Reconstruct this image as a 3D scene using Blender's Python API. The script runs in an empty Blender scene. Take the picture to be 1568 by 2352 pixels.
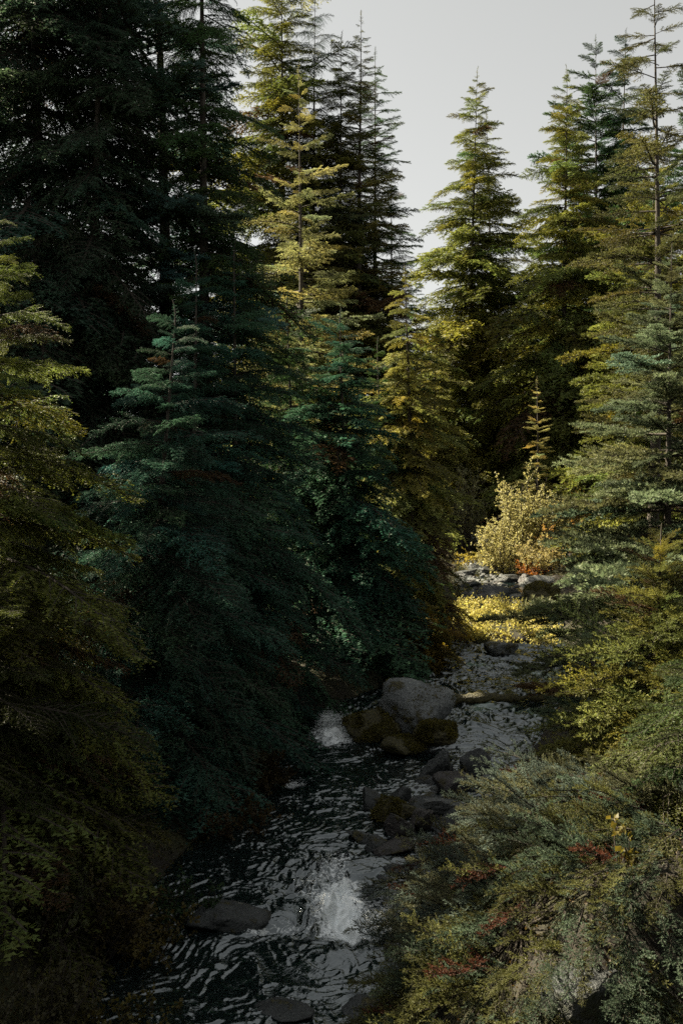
import bpy, math, random
import numpy as np
from math import radians, sin, cos, pi
from mathutils import Vector

# ------------------------------------------------------------------ camera, sky, sun, exposure
SC = bpy.context.scene
COL = SC.collection
CAM_Z = 6.0
cam_d = bpy.data.cameras.new('camera')
cam = bpy.data.objects.new('camera', cam_d); COL.objects.link(cam)
cam.location = (0, 0, CAM_Z)
cam_d.sensor_fit = 'VERTICAL'; cam_d.sensor_height = 36; cam_d.lens = 35
cam_d.clip_start = 0.1; cam_d.clip_end = 3000
cam.rotation_euler = (radians(90 - 2.15), 0, 0)
SC.camera = cam

SUN_EL, SUN_AZ = radians(42), radians(-64)      # azimuth measured from +Y (view direction) towards +X
sdir = Vector((sin(SUN_AZ) * cos(SUN_EL), cos(SUN_AZ) * cos(SUN_EL), sin(SUN_EL)))
W = bpy.data.worlds.new('World'); SC.world = W; W.use_nodes = True
nt = W.node_tree; nt.nodes.clear()
sky = nt.nodes.new('ShaderNodeTexSky'); sky.sky_type = 'NISHITA'; sky.sun_disc = False
sky.sun_elevation = SUN_EL; sky.sun_rotation = SUN_AZ
sky.air_density = 1.0; sky.dust_density = 3.0; sky.ozone_density = 1.0; sky.altitude = 1200
hs = nt.nodes.new('ShaderNodeHueSaturation'); hs.inputs['Saturation'].default_value = 0.05
tn = nt.nodes.new('ShaderNodeMix'); tn.data_type = 'RGBA'; tn.blend_type = 'MULTIPLY'; tn.inputs[0].default_value = 1
tn.inputs[7].default_value = (0.99, 1.0, 0.97, 1)
bg = nt.nodes.new('ShaderNodeBackground'); bg.inputs[1].default_value = 0.060
wo = nt.nodes.new('ShaderNodeOutputWorld')
gm = nt.nodes.new('ShaderNodeGamma'); gm.inputs[1].default_value = 0.7   # thin high haze evens out the dome
nt.links.new(sky.outputs[0], gm.inputs[0]); nt.links.new(gm.outputs[0], hs.inputs['Color']); nt.links.new(hs.outputs[0], tn.inputs[6])
nt.links.new(tn.outputs[2], bg.inputs[0]); nt.links.new(bg.outputs[0], wo.inputs[0])

sun_d = bpy.data.lights.new('sun', 'SUN'); sun_d.energy = 5.0; sun_d.angle = radians(0.6); sun_d.color = (1.0, 0.89, 0.66)
sun = bpy.data.objects.new('sun', sun_d); COL.objects.link(sun)
sun.rotation_euler = sdir.to_track_quat('Z', 'Y').to_euler()
sun.location = (-30, 30, 40)

SC.view_settings.view_transform = 'Standard'; SC.view_settings.look = 'None'
SC.view_settings.exposure = 2.05; SC.view_settings.gamma = 1.0
SC.render.engine = 'CYCLES'
cy = SC.cycles
cy.max_bounces = 6; cy.diffuse_bounces = 3; cy.glossy_bounces = 3; cy.transmission_bounces = 4; cy.transparent_max_bounces = 4
cy.caustics_reflective = False; cy.caustics_refractive = False
cy.sample_clamp_indirect = 4.0
cy.use_denoising = False

# ------------------------------------------------------------------ helpers
F = 2287.0                                   # focal length in pixels of a 1568 x 2352 picture

def px(xd, yd, depth):
    """point at a given distance along the view for a place in the picture"""
    return Vector(((xd - 784) / F * depth, depth, CAM_Z - (yd - 1090) / F * depth))

def hash3(ix, iy, iz, seed):
    h = (ix.astype(np.int64) * 374761393 + iy.astype(np.int64) * 668265263 + iz.astype(np.int64) * 2147483647 + seed * 974634777) & 0xffffffff
    h = ((h ^ (h >> 13)) * 1274126177) & 0xffffffff
    h = h ^ (h >> 16)
    return (h & 0xffff) / 65535.0

def vnoise(p, seed=0):
    p = np.asarray(p, float)
    i = np.floor(p).astype(np.int64); f = p - i
    f = f * f * f * (f * (f * 6 - 15) + 10)
    x, y, z = i[:, 0], i[:, 1], i[:, 2]
    fx, fy, fz = f[:, 0], f[:, 1], f[:, 2]
    def c(a, b, d): return hash3(x + a, y + b, z + d, seed)
    l = lambda a, b, t: a + (b - a) * t
    x00 = l(c(0,0,0), c(1,0,0), fx); x10 = l(c(0,1,0), c(1,1,0), fx)
    x01 = l(c(0,0,1), c(1,0,1), fx); x11 = l(c(0,1,1), c(1,1,1), fx)
    return l(l(x00, x10, fy), l(x01, x11, fy), fz) * 2 - 1

def fbm(p, octv=4, seed=0, gain=0.5):
    r = 0; a = 1.0; p = np.array(p, float)
    for o in range(octv):
        r = r + a * vnoise(p, seed + o * 17); a *= gain; p = p * 2.03
    return r

def smooth(t):
    t = np.clip(t, 0, 1); return t * t * (3 - 2 * t)

class MB:
    """collects triangles and quads, links them as ONE mesh object"""
    def __init__(self): self.v = []; self.f = []; self.m = []; self.n = 0
    def add(self, verts, faces, mat=0):
        verts = np.asarray(verts, float).reshape(-1, 3); faces = np.asarray(faces, np.int64)
        self.v.append(verts); self.f.append(faces + self.n); self.m.append(np.full(len(faces), mat, np.int32)); self.n += len(verts)
    def tris(self, T, mat=0):
        T = np.asarray(T, float)
        if len(T): self.add(T.reshape(-1, 3), np.arange(len(T) * 3).reshape(-1, 3), mat)
    def tube(self, P, R, sides=5, mat=0, cap=True):
        P = np.asarray(P, float); n = len(P)
        R = np.broadcast_to(np.asarray(R, float), (n,))
        T = np.gradient(P, axis=0); T /= np.linalg.norm(T, axis=1)[:, None] + 1e-9
        ref = np.array([0, 0, 1.0]) if abs(T[0][2]) < 0.8 else np.array([1.0, 0, 0])
        A = np.cross(T, ref); A /= np.linalg.norm(A, axis=1)[:, None] + 1e-9
        B = np.cross(T, A)
        ang = np.arange(sides) / sides * 2 * pi
        V = P[:, None, :] + R[:, None, None] * (np.cos(ang)[None, :, None] * A[:, None, :] + np.sin(ang)[None, :, None] * B[:, None, :])
        V = V.reshape(-1, 3)
        i = np.arange(n - 1)[:, None] * sides; j = np.arange(sides)[None, :]; j2 = (j + 1) % sides
        q = np.stack([i + j, i + j2, i + sides + j2, i + sides + j], -1).reshape(-1, 4)
        t = np.concatenate([q[:, [0, 1, 2]], q[:, [0, 2, 3]]])
        self.add(V, t, mat)
    def mesh(self, name, mats, smooth_shade=False):
        me = bpy.data.meshes.new(name)
        V = np.concatenate(self.v); Fc = np.concatenate(self.f); M = np.concatenate(self.m)
        me.vertices.add(len(V)); me.vertices.foreach_set('co', V.astype(np.float32).ravel())
        k = Fc.shape[1]
        me.loops.add(len(Fc) * k); me.loops.foreach_set('vertex_index', Fc.astype(np.int32).ravel())
        me.polygons.add(len(Fc)); me.polygons.foreach_set('loop_start', np.arange(0, len(Fc) * k, k, dtype=np.int32))
        me.polygons.foreach_set('material_index', M)
        me.polygons.foreach_set('use_smooth', np.full(len(Fc), smooth_shade))
        for m in mats: me.materials.append(m)
        me.update(calc_edges=True)
        return me

def link(name, data, parent=None, loc=(0, 0, 0), rot=(0, 0, 0), scale=(1, 1, 1)):
    o = bpy.data.objects.new(name, data); COL.objects.link(o)
    o.location = loc; o.rotation_euler = rot; o.scale = scale
    if parent: o.parent = parent
    return o

def tag(o, label=None, cat=None, group=None, kind=None):
    if label: o['label'] = label
    if cat: o['category'] = cat
    if group: o['group'] = group
    if kind: o['kind'] = kind
    return o

# ------------------------------------------------------------------ materials
def newmat(name):
    m = bpy.data.materials.new(name); m.use_nodes = True
    t = m.node_tree; t.nodes.clear()
    return m, t, t.nodes, t.links

def node(N, typ, **kw):
    n = N.new(typ)
    for k, v in kw.items(): setattr(n, k, v)
    return n

def noise(N, L, scale, detail=4, rough=0.55, vec=None):
    n = N.new('ShaderNodeTexNoise'); n.inputs['Scale'].default_value = scale
    n.inputs['Detail'].default_value = detail; n.inputs['Roughness'].default_value = rough
    if vec is not None: L.new(vec, n.inputs['Vector'])
    return n

def ramp(N, L, fac, stops):
    r = N.new('ShaderNodeValToRGB'); e = r.color_ramp.elements
    while len(e) < len(stops): e.new(0.5)
    for x, (p, c) in zip(e, stops):
        x.position = p; x.color = c if len(c) == 4 else (*c, 1)
    L.new(fac, r.inputs[0]); return r

def mat_foliage(name, trans=0.3, rough=0.5, spec=0.35, tip=0.25):
    """colour comes from each object's own tint, varied by needle-scale and bough-scale noise"""
    m, t, N, L = newmat(name)
    oi = N.new('ShaderNodeObjectInfo'); geo = N.new('ShaderNodeNewGeometry')
    nz = noise(N, L, 3.0, 3, 0.6, geo.outputs['Position'])
    hsv = N.new('ShaderNodeHueSaturation')
    mr = N.new('ShaderNodeMapRange'); mr.inputs[1].default_value = 0.3; mr.inputs[2].default_value = 0.7
    mr.inputs[3].default_value = 0.55; mr.inputs[4].default_value = 1.55
    L.new(nz.outputs['Fac'], mr.inputs[0]); L.new(mr.outputs[0], hsv.inputs['Value'])
    rl = N.new('ShaderNodeMapRange'); rl.inputs[3].default_value = 0.485; rl.inputs[4].default_value = 0.525
    L.new(geo.outputs['Random Per Island'], rl.inputs[0]); L.new(rl.outputs[0], hsv.inputs['Hue'])
    L.new(oi.outputs['Color'], hsv.inputs['Color'])
    p = N.new('ShaderNodeBsdfPrincipled'); p.inputs['Roughness'].default_value = rough
    p.inputs['Specular IOR Level'].default_value = spec
    L.new(hsv.outputs[0], p.inputs['Base Color'])
    tr = N.new('ShaderNodeBsdfTranslucent'); hs2 = N.new('ShaderNodeHueSaturation')
    hs2.inputs['Value'].default_value = 1.5; hs2.inputs['Saturation'].default_value = 1.1
    L.new(hsv.outputs[0], hs2.inputs['Color']); L.new(hs2.outputs[0], tr.inputs['Color'])
    mx = N.new('ShaderNodeMixShader'); mx.inputs[0].default_value = trans
    L.new(p.outputs[0], mx.inputs[1]); L.new(tr.outputs[0], mx.inputs[2])
    o = N.new('ShaderNodeOutputMaterial'); L.new(mx.outputs[0], o.inputs['Surface'])
    return m

def mat_bark(name, c1, c2, scale=18):
    m, t, N, L = newmat(name)
    tc = N.new('ShaderNodeTexCoord'); mp = N.new('ShaderNodeMapping'); mp.inputs['Scale'].default_value = (1, 1, 0.25)
    L.new(tc.outputs['Object'], mp.inputs[0])
    n1 = noise(N, L, scale, 6, 0.65, mp.outputs[0])
    r = ramp(N, L, n1.outputs['Fac'], [(0.3, c1), (0.7, c2)])
    p = N.new('ShaderNodeBsdfPrincipled'); p.inputs['Roughness'].default_value = 0.85
    L.new(r.outputs[0], p.inputs['Base Color'])
    b = N.new('ShaderNodeBump'); b.inputs['Strength'].default_value = 0.7; b.inputs['Distance'].default_value = 0.04
    L.new(n1.outputs['Fac'], b.inputs['Height']); L.new(b.outputs[0], p.inputs['Normal'])
    o = N.new('ShaderNodeOutputMaterial'); L.new(p.outputs[0], o.inputs['Surface'])
    return m

def mat_rock(name, dark, light, moss=0.4, mosscol=(0.048, 0.041, 0.009), scale=2.2, lichen=0.3):
    m, t, N, L = newmat(name)
    tc = N.new('ShaderNodeTexCoord'); geo = N.new('ShaderNodeNewGeometry')
    n1 = noise(N, L, scale, 7, 0.62, geo.outputs['Position'])
    n2 = noise(N, L, scale * 9, 5, 0.6, geo.outputs['Position'])
    base = ramp(N, L, n1.outputs['Fac'], [(0.3, dark), (0.72, light)])
    sp = ramp(N, L, n2.outputs['Fac'], [(0.56, (0, 0, 0)), (0.68, (1, 1, 1))])
    ml = N.new('ShaderNodeMath'); ml.operation = 'MULTIPLY'; ml.inputs[1].default_value = lichen
    L.new(sp.outputs[0], ml.inputs[0])
    mix1 = node(N, 'ShaderNodeMix', data_type='RGBA'); L.new(ml.outputs[0], mix1.inputs[0])
    L.new(base.outputs[0], mix1.inputs[6]); mix1.inputs[7].default_value = (0.34, 0.36, 0.34, 1)
    # moss grows in patches
    n3 = noise(N, L, scale * 1.3, 6, 0.65, geo.outputs['Position'])
    mm = ramp(N, L, n3.outputs['Fac'], [(max(0.0, 0.62 - moss * 0.35), (0, 0, 0)), (max(0.06, 0.70 - moss * 0.35), (1, 1, 1))])
    if moss <= 0: mm.color_ramp.elements[1].color = (0, 0, 0, 1)
    n4 = noise(N, L, 22, 6, 0.7, geo.outputs['Position'])
    mc = ramp(N, L, n4.outputs['Fac'], [(0.32, tuple(c * 0.25 for c in mosscol)), (0.52, mosscol), (0.72, tuple(c * 2.6 for c in mosscol))])
    mix2 = node(N, 'ShaderNodeMix', data_type='RGBA'); L.new(mm.outputs[0], mix2.inputs[0])
    L.new(mix1.outputs[2], mix2.inputs[6]); L.new(mc.outputs[0], mix2.inputs[7])
    p = N.new('ShaderNodeBsdfPrincipled'); p.inputs['Roughness'].default_value = 0.55
    L.new(mix2.outputs[2], p.inputs['Base Color'])
    ad = N.new('ShaderNodeMath'); ad.operation = 'ADD'
    L.new(n1.outputs['Fac'], ad.inputs[0]); L.new(n2.outputs['Fac'], ad.inputs[1])
    ad2 = N.new('ShaderNodeMath'); ad2.operation = 'ADD'; L.new(ad.outputs[0], ad2.inputs[0])
    m5 = N.new('ShaderNodeMath'); m5.operation = 'MULTIPLY'; L.new(mm.outputs[0], m5.inputs[0]); L.new(n4.outputs['Fac'], m5.inputs[1])
    L.new(m5.outputs[0], ad2.inputs[1])
    b = N.new('ShaderNodeBump'); b.inputs['Strength'].default_value = 0.8; b.inputs['Distance'].default_value = 0.05
    L.new(ad2.outputs[0], b.inputs['Height']); L.new(b.outputs[0], p.inputs['Normal'])
    o = N.new('ShaderNodeOutputMaterial'); L.new(p.outputs[0], o.inputs['Surface'])
    return m

def mat_ground():
    m, t, N, L = newmat('forest floor')
    geo = N.new('ShaderNodeNewGeometry')
    n1 = noise(N, L, 0.6, 6, 0.6, geo.outputs['Position']); n2 = noise(N, L, 14, 6, 0.7, geo.outputs['Position'])
    a = ramp(N, L, n2.outputs['Fac'], [(0.3, (0.008, 0.007, 0.005)), (0.55, (0.026, 0.020, 0.013)), (0.75, (0.052, 0.040, 0.024))])
    bb = ramp(N, L, n2.outputs['Fac'], [(0.3, (0.012, 0.016, 0.006)), (0.7, (0.06, 0.06, 0.016))])
    k = ramp(N, L, n1.outputs['Fac'], [(0.42, (0, 0, 0)), (0.58, (1, 1, 1))])
    mx = node(N, 'ShaderNodeMix', data_type='RGBA'); L.new(k.outputs[0], mx.inputs[0]); L.new(a.outputs[0], mx.inputs[6]); L.new(bb.outputs[0], mx.inputs[7])
    p = N.new('ShaderNodeBsdfPrincipled'); p.inputs['Roughness'].default_value = 0.9; L.new(mx.outputs[2], p.inputs['Base Color'])
    b = N.new('ShaderNodeBump'); b.inputs['Strength'].default_value = 0.9; b.inputs['Distance'].default_value = 0.08
    L.new(n2.outputs['Fac'], b.inputs['Height']); L.new(b.outputs[0], p.inputs['Normal'])
    o = N.new('ShaderNodeOutputMaterial'); L.new(p.outputs[0], o.inputs['Surface'])
    return m

def mat_water():
    m, t, N, L = newmat('creek water')
    geo = N.new('ShaderNodeNewGeometry')
    at = N.new('ShaderNodeAttribute'); at.attribute_name = 'foam'
    mp = N.new('ShaderNodeMapping'); mp.inputs['Scale'].default_value = (0.65, 1.0, 1.0); L.new(geo.outputs['Position'], mp.inputs[0])
    n1 = noise(N, L, 13, 3, 0.55, mp.outputs[0]); n1.inputs['Distortion'].default_value = 1.8
    n2 = noise(N, L, 26, 2, 0.5, mp.outputs[0]); n2.inputs['Distortion'].default_value = 0.8
    ad = N.new('ShaderNodeMath'); ad.operation = 'MULTIPLY_ADD'; L.new(n2.outputs['Fac'], ad.inputs[0]); ad.inputs[1].default_value = 0.2; L.new(n1.outputs['Fac'], ad.inputs[2])
    b = N.new('ShaderNodeBump'); b.inputs['Strength'].default_value = 0.3; b.inputs['Distance'].default_value = 0.02
    L.new(ad.outputs[0], b.inputs['Height'])
    p = N.new('ShaderNodeBsdfPrincipled'); p.inputs['Base Color'].default_value = (0.006, 0.010, 0.010, 1)
    p.inputs['Roughness'].default_value = 0.04; p.inputs['IOR'].default_value = 2.3; p.inputs['Specular Tint'].default_value = (0.88, 0.96, 1.0, 1)
    L.new(b.outputs[0], p.inputs['Normal'])
    # foam: broken white streaks where the water tumbles
    nf = noise(N, L, 12, 7, 0.68, mp.outputs[0]); nf.inputs['Distortion'].default_value = 2.2
    sub = N.new('ShaderNodeMath'); sub.operation = 'ADD'; L.new(nf.outputs['Fac'], sub.inputs[0]); L.new(at.outputs['Fac'], sub.inputs[1])
    fr = ramp(N, L, sub.outputs[0], [(0.70, (0, 0, 0)), (0.76, (0.55, 0.55, 0.55)), (0.86, (1, 1, 1))])
    d = N.new('ShaderNodeBsdfPrincipled'); d.inputs['Base Color'].default_value = (0.90, 0.94, 0.96, 1); d.inputs['Roughness'].default_value = 0.3; d.inputs['IOR'].default_value = 2.0
    L.new(b.outputs[0], d.inputs['Normal'])
    mx = N.new('ShaderNodeMixShader'); L.new(fr.outputs[0], mx.inputs[0]); L.new(p.outputs[0], mx.inputs[1]); L.new(d.outputs[0], mx.inputs[2])
    o = N.new('ShaderNodeOutputMaterial'); L.new(mx.outputs[0], o.inputs['Surface'])
    return m

M_NEEDLE = mat_foliage('conifer needles', 0.33, 0.55, 0.16)
M_LEAF = mat_foliage('broad leaves', 0.40, 0.5, 0.3)
M_BARK = mat_bark('conifer bark', (0.02, 0.016, 0.012), (0.075, 0.06, 0.046))
M_TWIG = mat_bark('twig bark', (0.012, 0.009, 0.006), (0.04, 0.029, 0.019), 40)
M_DEAD = mat_bark('grey dead wood', (0.11, 0.10, 0.09), (0.26, 0.24, 0.21), 30)
M_ROCK = mat_rock('dark wet basalt', (0.012, 0.014, 0.015), (0.050, 0.055, 0.056), 0.15, lichen=0.1)
M_ROCKFACE = mat_rock('shade-darkened rock', (0.006, 0.0075, 0.008), (0.026, 0.030, 0.031), 0.35, mosscol=(0.014, 0.017, 0.006), lichen=0.0)  # rock and moss colours darkened to stand in for shade under the juniper
M_ROCK_PALE = mat_rock('pale grey stone', (0.055, 0.058, 0.06), (0.14, 0.145, 0.14), 0.1, lichen=0.25)
M_ROCK_RED = mat_rock('reddish stone', (0.018, 0.016, 0.016), (0.058, 0.050, 0.047), 0.15, lichen=0.1)
M_BOULDER = mat_rock('lichen boulder', (0.060, 0.066, 0.068), (0.19, 0.20, 0.20), 0.22, lichen=0.5)
M_MOSSROCK = mat_rock('mossy rock', (0.03, 0.032, 0.03), (0.09, 0.09, 0.085), 1.05, lichen=0.1)
M_GROUND = mat_ground()
M_WATER = mat_water()

# ------------------------------------------------------------------ terrain and creek
YK = np.array([-30, 6, 9, 11, 14.3, 17, 19, 21, 22.5, 24.5, 27, 30, 33, 36, 40, 46, 53, 61, 75, 120.])
LK = np.array([-4, -3.6, -3.4, -3.2, -2.6, -1.9, -1.4, -1.2, -1.1, 0.2, 1.7, 2.6, 3.4, 4.2, 4.9, 5.4, 6.4, 7.8, 10, 18.])
RK = np.array([3.0, 1.5, 0.65, 0.6, 1.3, 2.3, 3.1, 3.8, 4.4, 5.2, 5.9, 6.5, 7.2, 7.8, 8.2, 8.4, 9.2, 10.2, 12, 20.])
ZK_Y = np.array([-30, 12.6, 13.6, 15.5, 21.3, 23.3, 33, 38, 46, 61, 80, 120])
ZK_Z = np.array([-.35, -.25, -.12, 0, 0.02, 0.33, 0.36, 0.9, 1.3, 2.1, 3.0, 4.5])
def creek(y): return np.interp(y, YK, LK), np.interp(y, YK, RK), np.interp(y, ZK_Y, ZK_Z)

def ground_z(x, y):
    x = np.asarray(x, float); y = np.asarray(y, float)
    l, r, w = creek(y)
    dl = l - x; dr = x - r
    d = np.maximum(dl, dr)
    P = np.stack([x, y, np.zeros_like(x)], -1).reshape(-1, 3)
    n = (fbm(P * 0.45, 4, 5)).reshape(x.shape); nf = fbm(P * 2.1, 3, 9).reshape(x.shape)
    near = smooth((17 - y) / 6.0) * smooth((y - 8.2) / 1.5)                                  # steep right bank by the bridge
    hb = np.where(dr > dl, 0.55 + 1.75 * near, 0.55 + 0.25 * near)
    wb = np.where(dr > dl, 1.3 + 0.7 * near, 1.3)
    out = w - 0.06 + hb * smooth(d / wb) + 0.035 * np.maximum(d - 1, 0) * (np.abs(x) < 60) + n * 0.22 * smooth(d / 1.0) + nf * 0.07 * smooth(d / 0.4)
    inn = w - 0.06 - 0.5 * smooth(-d / 1.1) + nf * 0.05
    return np.where(d > 0, out, inn)

def gz(x, y): return float(ground_z(np.array([x]), np.array([y]))[0])

def build_ground():
    xs = np.unique(np.concatenate([np.arange(-12, 16, 0.16), np.linspace(-40, -12, 60), np.linspace(16, 50, 60), np.linspace(-600, -40, 40), np.linspace(50, 600, 40)]))
    ys = np.unique(np.concatenate([np.arange(4, 40, 0.16), np.linspace(40, 80, 130), np.linspace(80, 200, 50), np.linspace(200, 1200, 30), np.linspace(-60, 4, 30)]))
    X, Y = np.meshgrid(xs, ys)
    Z = ground_z(X, Y)
    V = np.stack([X, Y, Z], -1).reshape(-1, 3)
    nx = len(xs); i = (np.arange(len(ys) - 1)[:, None] * nx + np.arange(nx - 1)[None, :]).ravel()
    q = np.stack([i, i + 1, i + 1 + nx, i + nx], -1)
    mb = MB(); mb.add(V, q)
    tag(link('ground', mb.mesh('ground', [M_GROUND], True)), kind='structure')
build_ground()

FOAM = [(-0.12, 15.1, 0.35, 0.9, 0.26), (-0.02, 13.9, 0.42, 0.80, 0.50), (0.12, 13.45, 0.5, 0.4, 0.42), (-0.25, 14.4, 0.6, 0.5, 0.25), (0.35, 13.7, 0.6, 0.9, 0.24), (0.0, 14.2, 0.8, 1.4, 0.16), (-0.5, 15.6, 0.8, 1.6, 0.12), (-1.15, 13.3, 0.3, 0.14, 0.30), (-0.7, 13.4, 0.5, 0.2, 0.2),
        (-0.15, 22.2, 0.5, 0.7, 0.50), (-0.25, 23.2, 0.4, 0.7, 0.42), (-0.95, 19.1, 0.35, 0.25, 0.30), (-1.1, 22.6, 0.4, 0.2, 0.22), (-0.3, 18.5, 1.2, 1.5, 0.06),
        (6.9, 39.2, 0.5, 1.0, 0.36), (6.4, 41, 0.7, 1.4, 0.25), (5.9, 44, 0.6, 2.4, 0.22), (6.6, 50, 0.8, 3, 0.25), (8.6, 61, 0.7, 5, 0.38)]
def build_water():
    ys = np.concatenate([np.arange(8, 24, 0.022), np.arange(24, 36, 0.034), np.linspace(36, 90, 320)])
    u = np.linspace(-1, 1, 220)
    l, r, w = creek(ys)
    c = (l + r) / 2; h = (r - l) / 2 + 0.25
    X = c[:, None] + h[:, None] * u[None, :]; Y = np.repeat(ys[:, None], len(u), 1)
    P = np.stack([X.ravel(), Y.ravel(), np.zeros(X.size)], -1)
    warp = np.stack([fbm(P * 0.8, 3, 31), fbm(P * 0.8, 3, 57), np.zeros(X.size)], -1)
    Q = P + warp * 0.55
    calm = np.interp(Y.ravel(), [8, 13, 20, 22, 24, 33, 36, 90], [0.55, 0.7, 0.7, .7, 0.6, 0.5, 0.9, 1.0])
    ridge = lambda a, b, sd: np.clip(1 - np.abs(fbm(Q * np.array([a, b, 1]), 2, sd)) * 1.25, 0, 1) ** 4
    rip = fbm(Q * np.array([1.4, 1.7, 1]), 2, 71) * 0.030 + ridge(3.6, 5.6, 83) * 0.034 + ridge(7.5, 11.0, 97) * 0.015 + fbm(Q * np.array([9.5, 16, 1]), 1, 29) * 0.004
    # the long cross ripples of the pool
    pool = smooth((Y.ravel() - 24) / 3) * smooth((35 - Y.ravel()) / 2)
    rip = rip * calm + pool * 0.020 * np.sin((Y.ravel() + warp[:, 1] * 0.35) * 18 + warp[:, 0] * 6) + smooth((Y.ravel() - 21) / 2) * smooth((37 - Y.ravel()) / 2) * fbm(Q * np.array([4, 8, 1]), 2, 41) * 0.042
    Z = np.repeat(w[:, None], len(u), 1).ravel() + rip
    foam = np.zeros(X.size)
    for fx, fy, rx, ry, k in FOAM:
        g = np.exp(-((P[:, 0] - fx) / rx) ** 2 - ((P[:, 1] - fy) / ry) ** 2)
        foam = np.maximum(foam, k * g)
        amp = 0.09 * min(1, k * 2)
        Z += g * amp * (np.sin((P[:, 1] - fy) * 6 + warp[:, 0] * 3) * 0.5 + fbm(Q * 4, 3, 11) * 0.9)
    # hollow and lip below the main rapid
    g = np.exp(-((P[:, 0] - 0.0) / 0.9) ** 2 - ((P[:, 1] - 12.75) / 0.35) ** 2); Z += 0.10 * g
    g = np.exp(-((P[:, 0] + 0.1) / 0.9) ** 2 - ((P[:, 1] - 13.3) / 0.3) ** 2); Z -= 0.10 * g
    V = np.stack([P[:, 0], P[:, 1], Z], -1)
    nx = len(u); i = (np.arange(len(ys) - 1)[:, None] * nx + np.arange(nx - 1)[None, :]).ravel()
    mb = MB(); mb.add(V, np.stack([i, i + 1, i + 1 + nx, i + nx], -1))
    me = mb.mesh('creek_water', [M_WATER], True)
    a = me.attributes.new('foam', 'FLOAT', 'POINT'); a.data.foreach_set('value', (foam).astype(np.float32))
    tag(link('creek_water', me), kind='structure')
build_water()

# ------------------------------------------------------------------ boughs
def unit(a): return a / (np.linalg.norm(a, axis=-1, keepdims=True) + 1e-9)

def needles(mb, P0, D, Ln, rng, nlen, nwid, step, mode, curl=0.0, mat=0):
    """needle triangles along straight segments"""
    n = np.maximum(2, (Ln / step).astype(int))
    idx = np.repeat(np.arange(len(Ln)), n)
    t = (np.concatenate([np.arange(k) for k in n]) + rng.random(len(idx))) / n[idx]
    d = D[idx]; p = P0[idx] + d * (Ln[idx] * t)[:, None]
    p[:, 2] -= curl * (Ln[idx] * t) ** 2
    up = np.array([0, 0, 1.0]); s = unit(np.cross(d, up)); u2 = np.cross(s, d)
    if mode == 'flat':                       # two ranks, a little raised
        side = np.where(rng.random(len(idx)) < 0.5, -1, 1)[:, None]
        nd = unit(d * 0.55 + s * side + u2 * rng.normal(0.12, 0.32, (len(idx), 1)))
    elif mode == 'brush':                    # bottle brush, fuller on the upper side
        a = rng.normal(pi / 2, 1.15, len(idx))[:, None]
        nd = unit(d * 0.55 + s * np.cos(a) + u2 * np.sin(a))
    else:                                    # scale-like, close to the twig
        a = rng.random(len(idx))[:, None] * 2 * pi
        nd = unit(d * 1.1 + s * np.cos(a) + u2 * np.sin(a))
    l = (nlen * rng.uniform(0.7, 1.2, len(idx)) * (1 - 0.35 * t))[:, None]
    w = unit(np.cross(nd, rng.normal(0, 1, (len(idx), 3)) + up * 1.5)) * (nwid * 0.5)
    mb.tris(np.stack([p - w, p + w, p + nd * l], 1), mat)

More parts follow.
